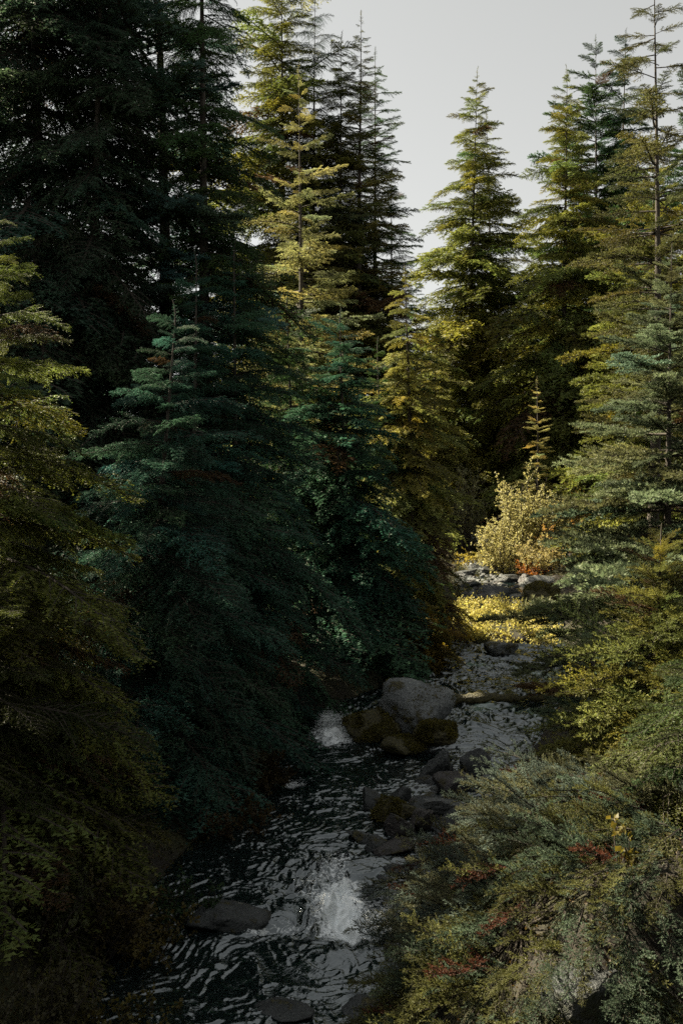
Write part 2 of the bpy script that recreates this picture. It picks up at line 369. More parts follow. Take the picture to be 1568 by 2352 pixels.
def make_bough(seed, kind):
    """one bough of unit length reaching out along +X"""
    rng = np.random.default_rng(seed); mb = MB()
    K = {
     'hemlock': dict(droop=0.40, n=24, tl=0.42, ang=58, tdroop=1.0, ns=8, sl=0.16, nlen=0.034, nwid=0.0190, step=0.0090, subz=(-0.36, 0.30), mode='flat', bare=0.08, curl=2.6),
     'hemlock_near': dict(droop=0.42, n=32, tl=0.42, ang=58, tdroop=1.1, ns=11, sl=0.135, nlen=0.024, nwid=0.0120, step=0.0080, subz=(-0.40, 0.30), mode='flat', bare=0.08, curl=3.0),
     'fir':     dict(droop=0.05, n=26, tl=0.38, ang=52, tdroop=0.05, ns=8, sl=0.14, nlen=0.032, nwid=0.0125, step=0.0058, subz=(0.0, 0.22), mode='brush', bare=0.16, curl=-0.3),
     'sparse':  dict(droop=0.03, n=22, tl=0.34, ang=55, tdroop=0.5, ns=8, sl=0.12, nlen=0.028, nwid=0.0120, step=0.0075, subz=(-0.15, 0.25), mode='brush', bare=0.22, curl=0.8),
     'weeping': dict(droop=0.40, n=30, tl=0.42, ang=80, tdroop=2.6, ns=8, sl=0.12, nlen=0.018, nwid=0.013, step=0.010, subz=(-0.6, 0.3), mode='scale', bare=0.05, curl=5.0),
     'juniper': dict(droop=0.10, n=24, tl=0.36, ang=38, tdroop=0.3, ns=9, sl=0.12, nlen=0.026, nwid=0.0100, step=0.0075, subz=(0.05, 0.35), mode='scale', bare=0.05, curl=-0.5),
    }[kind]
    wob = rng.normal(0, 1, 4)
    def main(s):
        s = np.asarray(s)
        return np.stack([s, 0.05 * wob[0] * np.sin(s * 3 + wob[1]), -K['droop'] * s ** 2 + 0.03 * wob[2] * np.sin(s * 4) + (0.06 * s)], -1)
    mb.tube(main(np.linspace(0, 1, 9)), np.linspace(0.014, 0.003, 9), 4, 1)
    seg0, segd, segl = [], [], []
    n = K['n']
    for i in range(n):
        s = K['bare'] + (0.985 - K['bare']) * (i + rng.uniform(-.3, .3)) / (n - 1); s = min(max(s, 0.04), 0.99)
        side = 1 if i % 2 else -1
        a = radians(K['ang'] + rng.normal(0, 8)) * (1 - 0.45 * s)
        tl = K['tl'] * (1 - s) ** 0.75 * (0.45 + 0.55 * min(1, s / 0.35)) * rng.uniform(0.65, 1.2) + 0.05
        p0 = main(s); lift = rng.normal(0.0, 0.18)
        if kind == 'juniper': lift = rng.normal(0.25, 0.45)
        d = unit(np.array([cos(a), side * sin(a), lift]))
        td = K['tdroop'] * rng.uniform(0.6, 1.3)
        def tw(u): 
            u = np.asarray(u)
            q = p0 + d[None] * (tl * u)[:, None] if u.ndim else p0 + d * tl * u
            q = np.array(q); q[..., 2] -= td * (tl * u) ** 2 * 1.0
            return q
        mb.tube(tw(np.linspace(0, 1, 4)), np.linspace(0.005, 0.002, 4), 3, 1)
        ns = max(3, int(K['ns'] * (0.35 + tl / K['tl'])))
        for j in range(ns):
            u = (j + rng.uniform(.2, .8)) / ns
            sd = 1 if j % 2 else -1
            b = radians(rng.uniform(38, 62)) * (1 - 0.4 * u)
            tdv = unit(tw(np.array([u + 0.05]))[0] - tw(np.array([u]))[0])
            sv = unit(np.cross(np.array([0, 0, 1.0]), tdv))
            dd = unit(tdv * cos(b) + sv * sd * sin(b) + np.array([0, 0, rng.normal(*K['subz'])]))
            seg0.append(tw(np.array([u]))[0]); segd.append(dd); segl.append(K['sl'] * (1 - 0.55 * u) * rng.uniform(0.7, 1.25) * (0.45 + 0.55 * tl / K['tl']))
        # the twig itself carries needles
        uu = np.linspace(0.1, 1, 5); q = tw(uu)
        for k in range(4):
            seg0.append(q[k]); v = q[k + 1] - q[k]; segl.append(np.linalg.norm(v)); segd.append(v / np.linalg.norm(v))
    q = main(np.linspace(0.10, 1, 8))
    for k in range(7):
        v = q[k + 1] - q[k]; seg0.append(q[k]); segl.append(np.linalg.norm(v)); segd.append(v / np.linalg.norm(v))
    # leading shoot
    seg0.append(q[-1]); segl.append(0.05); segd.append(unit(q[-1] - q[-2]))
    needles(mb, np.array(seg0), np.array(segd), np.array(segl), rng, K['nlen'], K['nwid'], K['step'], K['mode'], K['curl'])
    return mb.mesh(kind + '_bough', [M_NEEDLE, M_TWIG])

BOUGH = {k: [make_bough(100 * i + 7 * j, k) for j in range(6)] for i, k in enumerate(['hemlock', 'fir', 'sparse', 'weeping', 'juniper', 'hemlock_near'])}

def make_leader(seed, kind, length):
    """the topmost shoot with short side twigs"""
    rng = np.random.default_rng(seed); mb = MB()
    bend = {'hemlock': 0.10, 'hemlock_near': 0.12, 'weeping': 0.25}.get(kind, 0.02) * rng.choice([-1, 1])
    t = np.linspace(0, 1, 8); P = np.stack([bend * length * t ** 3, 0.02 * length * np.sin(t * 3), length * t], -1)
    mb.tube(P, np.linspace(0.022, 0.008, 8) * max(1, length / 1.5), 5, 1)
    s0, sd, sl = [], [], []
    for k in range(7):
        v = P[k + 1] - P[k]; s0.append(P[k]); sl.append(np.linalg.norm(v)); sd.append(v / np.linalg.norm(v))
    for k in range(34):
        u = rng.uniform(0, 0.92); a = rng.uniform(0, 2 * pi); p = np.array([np.interp(u, t, P[:, i]) for i in range(3)])
        s0.append(p); sd.append(unit(np.array([cos(a), sin(a), rng.uniform(0.1, 0.7)]))); sl.append(length * 0.22 * (1 - u) + 0.04 * length)
    sd = np.array(sd); sd[np.abs(sd[:, 2]) > 0.98] += 0.05
    needles(mb, np.array(s0), unit(sd), np.array(sl), rng, 0.035 * length, 0.016 * length, 0.008 * length, 'brush' if kind in ('fir', 'sparse') else 'scale', 0.3)
    return mb

def conifer(name, label, kind, x, y, top, radius, tint, nb=130, crown0=0.05, power=0.8, seed=1, group=None, trunk_r=None,
            jitter=0.25, up=(-0.35, 0.5), lean=(0, 0), gap=None, base=None, reach=None, full=1.5):
    """tree > trunk, crown > each bough"""
    rng = random.Random(seed); z0 = gz(x, y) - 0.05 if base is None else base
    h = top - z0
    if kind == 'hemlock' and y < 27: kind = 'hemlock_near'
    root = link(name, None, loc=(x, y, z0)); root.empty_display_size = 0.3
    tag(root, label, 'tree', group)
    tr = trunk_r or (0.0085 * h + 0.05)
    mb = MB(); n = 16
    t = np.linspace(0, 1, n); bx = rng.uniform(-1, 1); by = rng.uniform(-1, 1)
    def axis(u): return np.array([lean[0] * h * u + 0.01 * h * bx * sin(u * 4), lean[1] * h * u + 0.01 * h * by * sin(u * 3), h * u])
    P = np.array([axis(u) for u in t]); R = tr * (1 - t) ** 1.25 + 0.012; R[0] *= 1.5; R[1] *= 1.08
    P[0, 2] -= 0.3
    mb.tube(P, R, 9, 0)
    link('trunk', mb.mesh('trunk', [M_BARK], True), root)
    # crown: leader and the bare inner twigs, which parent the boughs
    ll = min(0.9, 0.035 * h + 0.12); cm = make_leader(seed, kind, ll)
    for v in cm.v: v += axis(1.0) - np.array([0, 0, 0.15 * ll])
    for k in range(26):
        u = rng.uniform(max(0.04, crown0 * 0.5), 0.7); a = rng.uniform(0, 2 * pi); l = radius * rng.uniform(0.15, 0.45) * (1 - u)
        c = axis(u); e = c + np.array([cos(a) * l, sin(a) * l, -0.25 * l])
        cm.tube(np.stack([c, (c + e) / 2 + np.array([0, 0, 0.05 * l]), e]), [0.016, 0.011, 0.005], 3, 2)
    crown = link('crown', cm.mesh('crown', [M_NEEDLE, M_TWIG, M_DEAD]), root); crown.color = (*tint, 1)
    g = 2.39996; meshes = BOUGH[kind]; ph1, ph2 = rng.uniform(0, 6.3), rng.uniform(0, 6.3); nb = int(nb * 0.85); nw = max(9, int(nb / 7))
    for i in range(nb):
        q = (i + rng.random() * 0.9) / nb
        v = 1 - (1 - q) ** 0.85                       # a little denser low down
        v = (math.floor(v * nw) + 0.5 + rng.gauss(0, 0.24)) / nw if v < 0.9 else v     # boughs leave the trunk in tiers
        u = crown0 + (0.997 - crown0) * min(max(v, 0), 1)
        a = i * g + rng.gauss(0, 0.35)
        prof = min(1.0, (1 - (u - crown0) / (1 - crown0)) * full) ** power
        l = radius * (0.10 + 0.90 * prof) * (1 + rng.uniform(-jitter, jitter))
        if rng.random() < 0.12: l *= 1.28
        l *= 1.04 + 0.20 * sin(a * 2 + ph1 + u * 17) + 0.16 * sin(a * 3 - u * 29 + ph2)
        if reach: l *= reach(u, a)
        if l < 0.10: continue
        el = up[0] + (up[1] - up[0]) * u ** 1.4 + rng.gauss(0, 0.10)
        c = axis(u)
        b = bpy.data.objects.new('bough', rng.choice(meshes)); COL.objects.link(b)
        b.parent = crown; b.location = c
        b.rotation_euler = (rng.gauss(0, 0.16), -el, a)
        wid = rng.uniform(0.95, 1.4)
        b.scale = (l, l * wid, l * rng.uniform(0.85, 1.1))
        k = rng.uniform(0.62, 1.42); w = rng.gauss(0, 0.09)
        b.color = (tint[0] * k * (1 + w), tint[1] * k, tint[2] * k * (1 - w), 1)
        if rng.random() < 0.025: b.color = (0.075, 0.045, 0.022, 1)      # a dead brown spray
    return root

OLIVE = (0.135, 0.142, 0.038); GOLD = (0.20, 0.190, 0.055); TEAL = (0.042, 0.096, 0.060); DKGREEN = (0.044, 0.076, 0.028)  # tints carry the light: golden olives on sunlit trees, teal and dark on shaded
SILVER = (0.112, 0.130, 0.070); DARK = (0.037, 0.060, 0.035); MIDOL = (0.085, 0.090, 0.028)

def tp(xd, depth): return (xd - 784) / F * depth
def tz(yd, depth): return CAM_Z - (yd - 1090) / F * depth

TREES = [
 # name, label, kind, xD, depth, topD, radius, tint, extra
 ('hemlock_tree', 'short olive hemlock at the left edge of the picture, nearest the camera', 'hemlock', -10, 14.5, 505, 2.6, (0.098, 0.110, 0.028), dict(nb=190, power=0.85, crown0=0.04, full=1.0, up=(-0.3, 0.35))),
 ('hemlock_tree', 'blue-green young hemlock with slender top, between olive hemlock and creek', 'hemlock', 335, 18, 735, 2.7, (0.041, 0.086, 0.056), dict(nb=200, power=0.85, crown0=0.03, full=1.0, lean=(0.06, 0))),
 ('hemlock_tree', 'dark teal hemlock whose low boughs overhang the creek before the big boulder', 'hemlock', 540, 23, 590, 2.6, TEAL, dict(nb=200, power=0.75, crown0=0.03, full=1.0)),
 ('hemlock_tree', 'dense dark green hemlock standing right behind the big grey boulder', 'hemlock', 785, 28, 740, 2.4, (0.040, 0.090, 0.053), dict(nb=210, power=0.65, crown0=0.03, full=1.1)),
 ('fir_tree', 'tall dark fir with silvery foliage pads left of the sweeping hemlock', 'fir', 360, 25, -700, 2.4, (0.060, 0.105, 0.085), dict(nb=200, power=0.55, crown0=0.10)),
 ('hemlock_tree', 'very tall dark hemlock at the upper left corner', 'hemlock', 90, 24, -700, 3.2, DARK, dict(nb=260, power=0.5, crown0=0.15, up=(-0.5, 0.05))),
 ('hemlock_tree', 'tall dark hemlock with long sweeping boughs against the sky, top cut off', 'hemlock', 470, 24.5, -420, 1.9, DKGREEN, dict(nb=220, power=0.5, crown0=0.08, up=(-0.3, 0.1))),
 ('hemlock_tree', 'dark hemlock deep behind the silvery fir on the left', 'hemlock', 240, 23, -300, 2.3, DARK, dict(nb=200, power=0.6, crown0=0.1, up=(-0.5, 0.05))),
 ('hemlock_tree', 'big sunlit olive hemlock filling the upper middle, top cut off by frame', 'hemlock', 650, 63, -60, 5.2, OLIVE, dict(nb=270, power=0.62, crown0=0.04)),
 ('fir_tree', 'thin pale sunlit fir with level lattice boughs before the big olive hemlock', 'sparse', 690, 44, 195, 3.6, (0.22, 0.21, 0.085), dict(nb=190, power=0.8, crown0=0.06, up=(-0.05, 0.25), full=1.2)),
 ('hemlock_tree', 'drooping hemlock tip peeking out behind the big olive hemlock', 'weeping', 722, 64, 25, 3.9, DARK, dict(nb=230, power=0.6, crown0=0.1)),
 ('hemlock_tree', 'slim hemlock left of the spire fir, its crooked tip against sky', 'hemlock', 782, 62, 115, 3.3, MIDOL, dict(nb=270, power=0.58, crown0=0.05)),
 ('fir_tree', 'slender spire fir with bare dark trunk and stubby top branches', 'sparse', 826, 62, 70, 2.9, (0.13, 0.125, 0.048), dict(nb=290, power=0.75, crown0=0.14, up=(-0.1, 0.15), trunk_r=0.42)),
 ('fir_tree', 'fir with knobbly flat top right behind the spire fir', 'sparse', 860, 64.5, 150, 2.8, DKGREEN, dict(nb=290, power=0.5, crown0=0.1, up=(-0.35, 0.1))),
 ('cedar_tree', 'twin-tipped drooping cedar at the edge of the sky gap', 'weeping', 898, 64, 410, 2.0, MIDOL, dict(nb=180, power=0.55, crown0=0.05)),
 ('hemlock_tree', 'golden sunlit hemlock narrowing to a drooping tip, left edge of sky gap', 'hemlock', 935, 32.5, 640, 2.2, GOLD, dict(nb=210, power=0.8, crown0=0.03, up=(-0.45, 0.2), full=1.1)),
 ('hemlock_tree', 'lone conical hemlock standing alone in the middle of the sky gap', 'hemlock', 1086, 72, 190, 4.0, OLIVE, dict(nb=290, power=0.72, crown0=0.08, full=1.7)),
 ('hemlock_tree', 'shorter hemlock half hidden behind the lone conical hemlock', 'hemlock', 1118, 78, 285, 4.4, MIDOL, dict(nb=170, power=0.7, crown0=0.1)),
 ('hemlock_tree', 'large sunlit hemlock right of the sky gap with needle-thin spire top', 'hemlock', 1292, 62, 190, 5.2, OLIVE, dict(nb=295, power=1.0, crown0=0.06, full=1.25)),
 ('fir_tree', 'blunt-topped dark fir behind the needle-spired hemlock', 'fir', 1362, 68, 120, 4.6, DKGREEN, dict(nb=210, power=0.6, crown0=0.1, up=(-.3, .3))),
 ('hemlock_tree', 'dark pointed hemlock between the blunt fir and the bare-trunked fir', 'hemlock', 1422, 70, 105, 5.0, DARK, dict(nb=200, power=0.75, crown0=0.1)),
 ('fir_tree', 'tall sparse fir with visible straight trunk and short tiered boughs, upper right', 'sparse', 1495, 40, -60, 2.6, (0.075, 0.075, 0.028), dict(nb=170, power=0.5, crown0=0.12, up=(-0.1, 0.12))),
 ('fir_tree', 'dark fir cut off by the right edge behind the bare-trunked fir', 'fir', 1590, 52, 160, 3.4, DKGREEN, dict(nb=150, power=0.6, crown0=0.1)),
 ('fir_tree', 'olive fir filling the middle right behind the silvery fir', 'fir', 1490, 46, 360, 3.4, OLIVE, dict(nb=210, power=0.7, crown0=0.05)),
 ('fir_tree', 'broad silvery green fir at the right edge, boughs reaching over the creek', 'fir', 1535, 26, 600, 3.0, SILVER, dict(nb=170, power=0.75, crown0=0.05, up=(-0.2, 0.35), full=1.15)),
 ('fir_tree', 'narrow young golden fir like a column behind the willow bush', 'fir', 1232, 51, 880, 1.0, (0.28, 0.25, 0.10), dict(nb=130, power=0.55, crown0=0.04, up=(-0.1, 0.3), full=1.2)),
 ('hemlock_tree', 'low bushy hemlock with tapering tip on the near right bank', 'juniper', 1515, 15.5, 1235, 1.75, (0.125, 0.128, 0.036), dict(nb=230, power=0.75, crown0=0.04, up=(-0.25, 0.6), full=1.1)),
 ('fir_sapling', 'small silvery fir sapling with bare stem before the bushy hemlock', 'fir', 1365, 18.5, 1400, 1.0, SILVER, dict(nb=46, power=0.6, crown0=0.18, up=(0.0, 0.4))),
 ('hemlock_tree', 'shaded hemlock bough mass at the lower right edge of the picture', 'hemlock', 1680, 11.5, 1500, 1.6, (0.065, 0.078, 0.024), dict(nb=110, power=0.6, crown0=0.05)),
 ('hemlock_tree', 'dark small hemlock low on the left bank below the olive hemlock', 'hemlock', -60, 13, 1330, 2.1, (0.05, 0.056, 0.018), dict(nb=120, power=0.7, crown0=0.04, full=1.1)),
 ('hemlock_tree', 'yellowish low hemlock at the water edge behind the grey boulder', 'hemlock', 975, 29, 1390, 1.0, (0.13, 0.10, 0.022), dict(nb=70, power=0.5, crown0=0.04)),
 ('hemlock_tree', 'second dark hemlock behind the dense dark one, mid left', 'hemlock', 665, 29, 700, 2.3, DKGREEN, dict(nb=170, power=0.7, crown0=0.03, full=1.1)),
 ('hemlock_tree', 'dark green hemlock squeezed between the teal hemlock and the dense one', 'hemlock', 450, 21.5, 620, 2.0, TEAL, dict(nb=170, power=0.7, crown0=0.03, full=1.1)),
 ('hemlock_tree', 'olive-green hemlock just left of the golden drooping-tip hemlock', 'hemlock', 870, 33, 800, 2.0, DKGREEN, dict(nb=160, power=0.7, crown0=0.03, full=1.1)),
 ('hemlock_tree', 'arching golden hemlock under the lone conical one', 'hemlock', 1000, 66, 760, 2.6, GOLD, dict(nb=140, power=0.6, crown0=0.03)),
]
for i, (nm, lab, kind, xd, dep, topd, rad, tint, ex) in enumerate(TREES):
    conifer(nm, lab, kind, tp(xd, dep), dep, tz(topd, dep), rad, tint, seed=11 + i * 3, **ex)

# unseen hemlocks added to shade the near creek: both banks and behind the viewpoint
for i, (x, y, top, r, lab) in enumerate([
        (-8.5, 12.5, 12.0, 2.3, 'unseen hemlock added for shade on the left bank, abreast of the rapid'),
        (-10.0, 19.5, 13.5, 2.4, 'unseen hemlock added for shade on the left bank, abreast of the boulder'),
        (9.5, 6.0, 17, 3.2, 'unseen hemlock added for shade on the right bank'),
        (-5.5, -4.5, 17, 3.0, 'unseen hemlock added for shade behind the viewpoint on its left'),
        (0.5, -6.5, 18, 3.2, 'unseen hemlock added for shade straight behind the viewpoint'),
        (6.0, -4.0, 17, 3.0, 'unseen hemlock added for shade behind the viewpoint on its right')]):
    conifer('hemlock_tree', lab, 'hemlock', x, y, top, r, DARK, nb=130, seed=700 + i)

# far row of trees closing the view
rr = random.Random(5)
for i, (xd, dep, topd) in enumerate([(955, 105, 640), (1010, 110, 700), (1160, 100, 620), (1215, 98, 520), (900, 95, 640), (820, 92, 560), (740, 96, 640), (1330, 90, 500), (1480, 90, 420), (1560, 80, 380),
                                    (1060, 88, 860), (1130, 86, 880), (640, 88, 760), (560, 90, 850), (470, 84, 900), (380, 80, 930), (280, 86, 960), (190, 80, 940), (90, 84, 950), (-20, 80, 900), (990, 84, 930), (1250, 84, 800)]):
    conifer('hemlock_tree', 'distant hemlock in the forest wall closing off the view', 'hemlock', tp(xd, dep), dep, tz(topd, dep), rr.uniform(3.6, 4.6), MIDOL if i % 2 else DARK,
            nb=90, crown0=0.05, power=0.75, seed=300 + i, group='distant trees closing off the view')

def leaves_on(mb, P, rng, size, up=0.5, mat=0, narrow=0.45):
    """folded leaf of four triangles at each point"""
    n = len(P); d = unit(rng.normal(0, 1, (n, 3)) + np.array([0, 0, up]))
    s = unit(np.cross(d, rng.normal(0, 1, (n, 3)))); nn = np.cross(s, d)
    l = (size * rng.uniform(0.6, 1.3, n))[:, None]
    b = P; m = P + d * l * 0.5 - nn * l * 0.06; e = P + d * l
    r = m + s * l * narrow + nn * l * 0.12; q = m - s * l * narrow + nn * l * 0.12
    mb.tris(np.concatenate([np.stack([b, r, m], 1), np.stack([m, r, e], 1), np.stack([b, m, q], 1), np.stack([m, e, q], 1)]), mat)

# ------------------------------------------------------------------ rocks
def ico(sub):
    import bmesh
    bm = bmesh.new(); bmesh.ops.create_icosphere(bm, subdivisions=sub, radius=1)
    V = np.array([v.co[:] for v in bm.verts]); Fc = np.array([[v.index for v in f.verts] for f in bm.faces]); bm.free()
    return V, Fc
ICO4 = ico(4); ICO5 = ico(5)

def rock(name, label, xd, yd, depth, size, mat, seed, cut=11, round_=0.25, rot=None, group=None, big=False, tufts=0, tilt=None, z=None):
    """an angular or rounded stone: a ball cut by random planes, then weathered"""
    rng = np.random.default_rng(seed)
    V, Fc = ICO5 if big else ICO4
    nrm = unit(rng.normal(0, 1, (cut, 3))); cut += 3; nrm = unit(rng.normal(0, 1, (cut, 3))); dist = rng.uniform(0.44, 0.80, cut) + 0.18 * round_
    if round_ > 0.8: dist = rng.uniform(0.70, 0.84, cut)
    dot = V @ nrm.T
    rad = np.where(dot > 0.05, dist / np.maximum(dot, 0.05), 9)
    k = 70 * (1 - round_) ** 2 + 7
    rmin = -np.log(np.sum(np.exp(-k * np.minimum(rad, 3)), 1) + np.exp(-k * 1.25)) / k
    P = V * rmin[:, None]
    mo = 2.2 if mat is M_MOSSROCK else 1.0
    P += V * (fbm(V * 2.2 + seed, 4, seed) * 0.045 * mo + fbm(V * 7 + seed, 3, seed + 3) * 0.018 * mo)[:, None]
    P *= np.array(size)
    mb = MB(); mb.add(P, Fc)
    me = mb.mesh(name, [mat], round_ > 0.35)
    p = px(xd, yd, depth)
    o = link(name, me, loc=p, rot=tilt or (rng.normal(0, .15), rng.normal(0, .15), rng.uniform(0, 6.28) if rot is None else rot))
    tag(o, label, 'rock', group)
    if tufts:
        k2 = rng.integers(0, len(P), tufts * 4)
        keep = (V[k2, 2] > -0.15) & (fbm(P[k2] * 2.4, 3, seed + 5) > 0.0)
        Q = P[k2][keep][:tufts] + rng.normal(0, 0.012, (len(P[k2][keep][:tufts]), 3))
        mm = MB(); leaves_on(mm, Q, rng, 0.055, 0.3, narrow=0.25)
        c = link('moss', mm.mesh('moss', [M_LEAF]), o); c.color = (0.085, 0.072, 0.016, 1)
    return o

def on_water(xd, yd, hgt):
    """depth at which the line through this picture point is hgt above the creek"""
    lo, hi = 8.0, 90.0
    for _ in range(50):
        m = (lo + hi) / 2; p = px(xd, yd, m); w = float(np.interp(m, ZK_Y, ZK_Z))
        if p.z - w > hgt: lo = m
        else: hi = m
    return lo

RK_ = [ # label, xD, yD centre, half sizes m, material, seed, cut, round
 ('boulder', 'big rounded grey boulder with lichen and moss standing in the creek', 962, 1628, 22.6, (0.98, 0.85, 0.84), M_BOULDER, 3, 22, 0.9, 0.25, True),
 ('boulder', 'mossy dark boulder shoulder leaning on the left of the big grey boulder', 855, 1680, 22.2, (0.66, 0.6, 0.44), M_MOSSROCK, 8, 12, 0.7, 0.6, True),
 ('boulder', 'round boulder cushioned in yellow moss in front of the big grey boulder', 1000, 1690, 21.3, (0.55, 0.48, 0.36), M_MOSSROCK, 14, 16, 0.85, 0.2, True),
 ('boulder', 'low dark mossy stone left below the moss cushion boulder', 935, 1718, 21.2, (0.5, 0.42, 0.22), M_MOSSROCK, 15, 12, 0.6, 0.8, False),
 ('rock', 'dark pyramid-shaped rock with sharp peak in mid creek', 1014, 1772, None, (0.46, 0.40, 0.44), M_ROCK, 21, 7, 0.0, 0.4, False),
 ('rock', 'small flat dark stone left of the pyramid rock', 985, 1800, None, (0.26, 0.22, 0.11), M_ROCK, 22, 10, 0.4, 0.2, False),
 ('rock', 'brown leaning slab below the pyramid rock', 1045, 1812, None, (0.42, 0.36, 0.30), M_ROCK_RED, 23, 7, 0.05, 1.0, False),
 ('rock', 'dark block right of the pyramid rock', 1086, 1775, None, (0.34, 0.36, 0.36), M_ROCK, 24, 8, 0.05, 2.0, False),
 ('rock', 'smooth grey stone at the bank right of the dark blocks', 1130, 1803, None, (0.32, 0.26, 0.2), M_ROCK_PALE, 25, 10, 0.5, 0.5, False),
 ('rock', 'small dark domed rock with moss at mid creek', 926, 1832, None, (0.27, 0.24, 0.20), M_ROCK, 26, 10, 0.4, 0.9, False),
 ('rock', 'low dark rock left of the domed rock', 857, 1845, None, (0.34, 0.28, 0.22), M_ROCK, 27, 9, 0.3, 1.2, False),
 ('rock', 'moss-flecked dark rock in the middle of the stone bar', 903, 1872, None, (0.36, 0.34, 0.30), M_MOSSROCK, 28, 9, 0.3, 0.1, False),
 ('rock', 'dark wedge rock beside the pale slab', 962, 1858, None, (0.34, 0.28, 0.22), M_ROCK, 29, 8, 0.1, 0.5, False),
 ('rock', 'pale grey cracked slab at the right of the stone bar', 1030, 1862, None, (0.50, 0.32, 0.22), M_ROCK_PALE, 30, 7, 0.0, 0.15, False),
 ('rock', 'dark upright block below the pale slab', 1030, 1900, None, (0.34, 0.28, 0.26), M_ROCK, 41, 7, 0.05, 0.7, False),
 ('rock', 'grey wedge with light top below the dark wedge rock', 975, 1895, None, (0.36, 0.28, 0.24), M_ROCK_RED, 31, 8, 0.05, 1.3, False),
 ('rock', 'dark reddish pointed rock at the left of the stone bar', 918, 1912, None, (0.46, 0.36, 0.30), M_ROCK_RED, 32, 8, 0.08, 2.5, False),
 ('rock', 'reddish flat slab at the near end of the stone bar', 920, 1957, None, (0.42, 0.28, 0.15), M_ROCK_RED, 33, 7, 0.02, 0.1, False),
 ('rock', 'dark half-sunk stone at the near left of the stone bar', 868, 1955, None, (0.25, 0.24, 0.14), M_ROCK, 34, 9, 0.3, 0.1, False),
 ('rock', 'thin dark fin of rock breaking the current', 832, 1935, None, (0.26, 0.16, 0.13), M_ROCK, 35, 8, 0.1, 2.4, False),
 ('rock', 'little wet stone at the foot of the reddish flat slab', 950, 2003, None, (0.25, 0.2, 0.10), M_ROCK, 36, 9, 0.3, 0.1, False),
 ('rock', 'wet dark pebble-shaped rock between the slab and the shrub', 905, 2010, None, (0.17, 0.15, 0.08), M_ROCK, 37, 9, 0.4, 0.1, False),
 ('boulder', 'dark boulder in the shadow of the left bank beside the rapid', 500, 2120, None, (0.60, 0.52, 0.20), M_ROCK, 38, 11, 0.4, 0.3, False),
 ('rock', 'flat submerged stone at the bottom edge of the picture', 655, 2345, None, (0.36, 0.28, 0.06), M_ROCK, 39, 11, 0.6, 0.3, False),
 ('rock', 'dark stone at the bottom edge beneath the hanging shrub', 850, 2345, None, (0.40, 0.32, 0.10), M_ROCK, 40, 10, 0.3, 0.3, False),
 ('boulder', 'smooth pale stone at the foot of the golden plant mound', 1150, 1497, None, (0.62, 0.45, 0.30), M_BOULDER, 51, 12, 0.6, 0.1, False),
 ('boulder', 'large blue-black boulder left of the upper rapid', 1112, 1386, None, (0.95, 0.8, 0.62), M_ROCK, 52, 10, 0.4, 0.3, True),
 ('boulder', 'dark boulder with mossy shoulder behind the blue-black one', 1148, 1366, None, (0.80, 0.6, 0.55), M_ROCK, 53, 10, 0.35, 0.3, False),
 ('boulder', 'large brown mossy boulder under the fir boughs by the upper rapid', 1240, 1368, None, (1.05, 0.8, 0.75), M_MOSSROCK, 54, 12, 0.5, 0.3, True),
 ('boulder', 'pale dry boulder behind the brown mossy one', 1240, 1340, None, (1.0, 0.7, 0.42), M_ROCK_PALE, 60, 12, 0.5, 0.3, False),
 ('rock', 'pale flat stone splitting the upper rapid', 1190, 1375, None, (0.50, 0.36, 0.26), M_ROCK_PALE, 55, 9, 0.3, 0.3, False),
 ('rock', 'bluish flat stone at the foot of the upper rapid', 1210, 1398, None, (0.62, 0.42, 0.24), M_ROCK_PALE, 56, 9, 0.3, 0.3, False),
 ('rock', 'grey flat stone right of the bluish one', 1245, 1404, None, (0.55, 0.42, 0.20), M_ROCK_PALE, 57, 9, 0.3, 0.3, False),
 ('rock', 'dark low stone at the left foot of the upper rapid', 1150, 1404, None, (0.6, 0.42, 0.24), M_ROCK, 58, 10, 0.3, 0.3, False),
 ('rock', 'black stone in the shade left of the upper boulders', 1060, 1405, None, (0.75, 0.5, 0.3), M_ROCK, 59, 10, 0.3, 0.3, False),
 ('rock', 'flat grey stone midstream above the upper boulders', 1085, 1345, None, (0.6, 0.4, 0.2), M_ROCK, 61, 10, 0.3, 0.3, False),
 ('rock', 'dark stone under the willow bush', 1165, 1330, None, (0.75, 0.5, 0.35), M_ROCK, 62, 10, 0.3, 0.3, False),
 ('rock', 'brown stone with dry leaves right of the stone under the willow', 1205, 1332, None, (0.5, 0.4, 0.35), M_ROCK_RED, 63, 10, 0.3, 0.3, False),
 ('rock', 'distant grey stone in the far riffle', 1100, 1300, None, (0.42, 0.35, 0.2), M_ROCK, 64, 10, 0.3, 0.3, False),
 ('rock', 'distant dark stone at the left edge of the far riffle', 1072, 1318, None, (0.6, 0.5, 0.25), M_ROCK, 65, 10, 0.3, 0.3, False),
 ('rock', 'distant dark stone at the right edge of the far riffle', 1130, 1312, None, (0.55, 0.5, 0.25), M_ROCK, 66, 10, 0.3, 0.3, False),
]
for nm, lab, xd, yd, dep, size, mat, sd, cut, rd, rz, big in RK_:
    if dep is None: dep = on_water(xd, yd, size[2] * 0.35)
    rock(nm, lab, xd, yd, dep, size, mat, sd, cut, rd, rz, big=big, tilt=(0.08, -0.06, rz), tufts=(6000 if big else 2200) if mat is M_MOSSROCK else (500 if mat is M_BOULDER and big else 0))

# the great shaded rock under the juniper
o = rock('boulder', 'huge dark smooth rock under the juniper with a pale mineral streak', 1380, 2330, 9.2, (0.85, 0.5, 0.6), M_ROCKFACE, 77, 12, 0.6, 0.4, big=True)

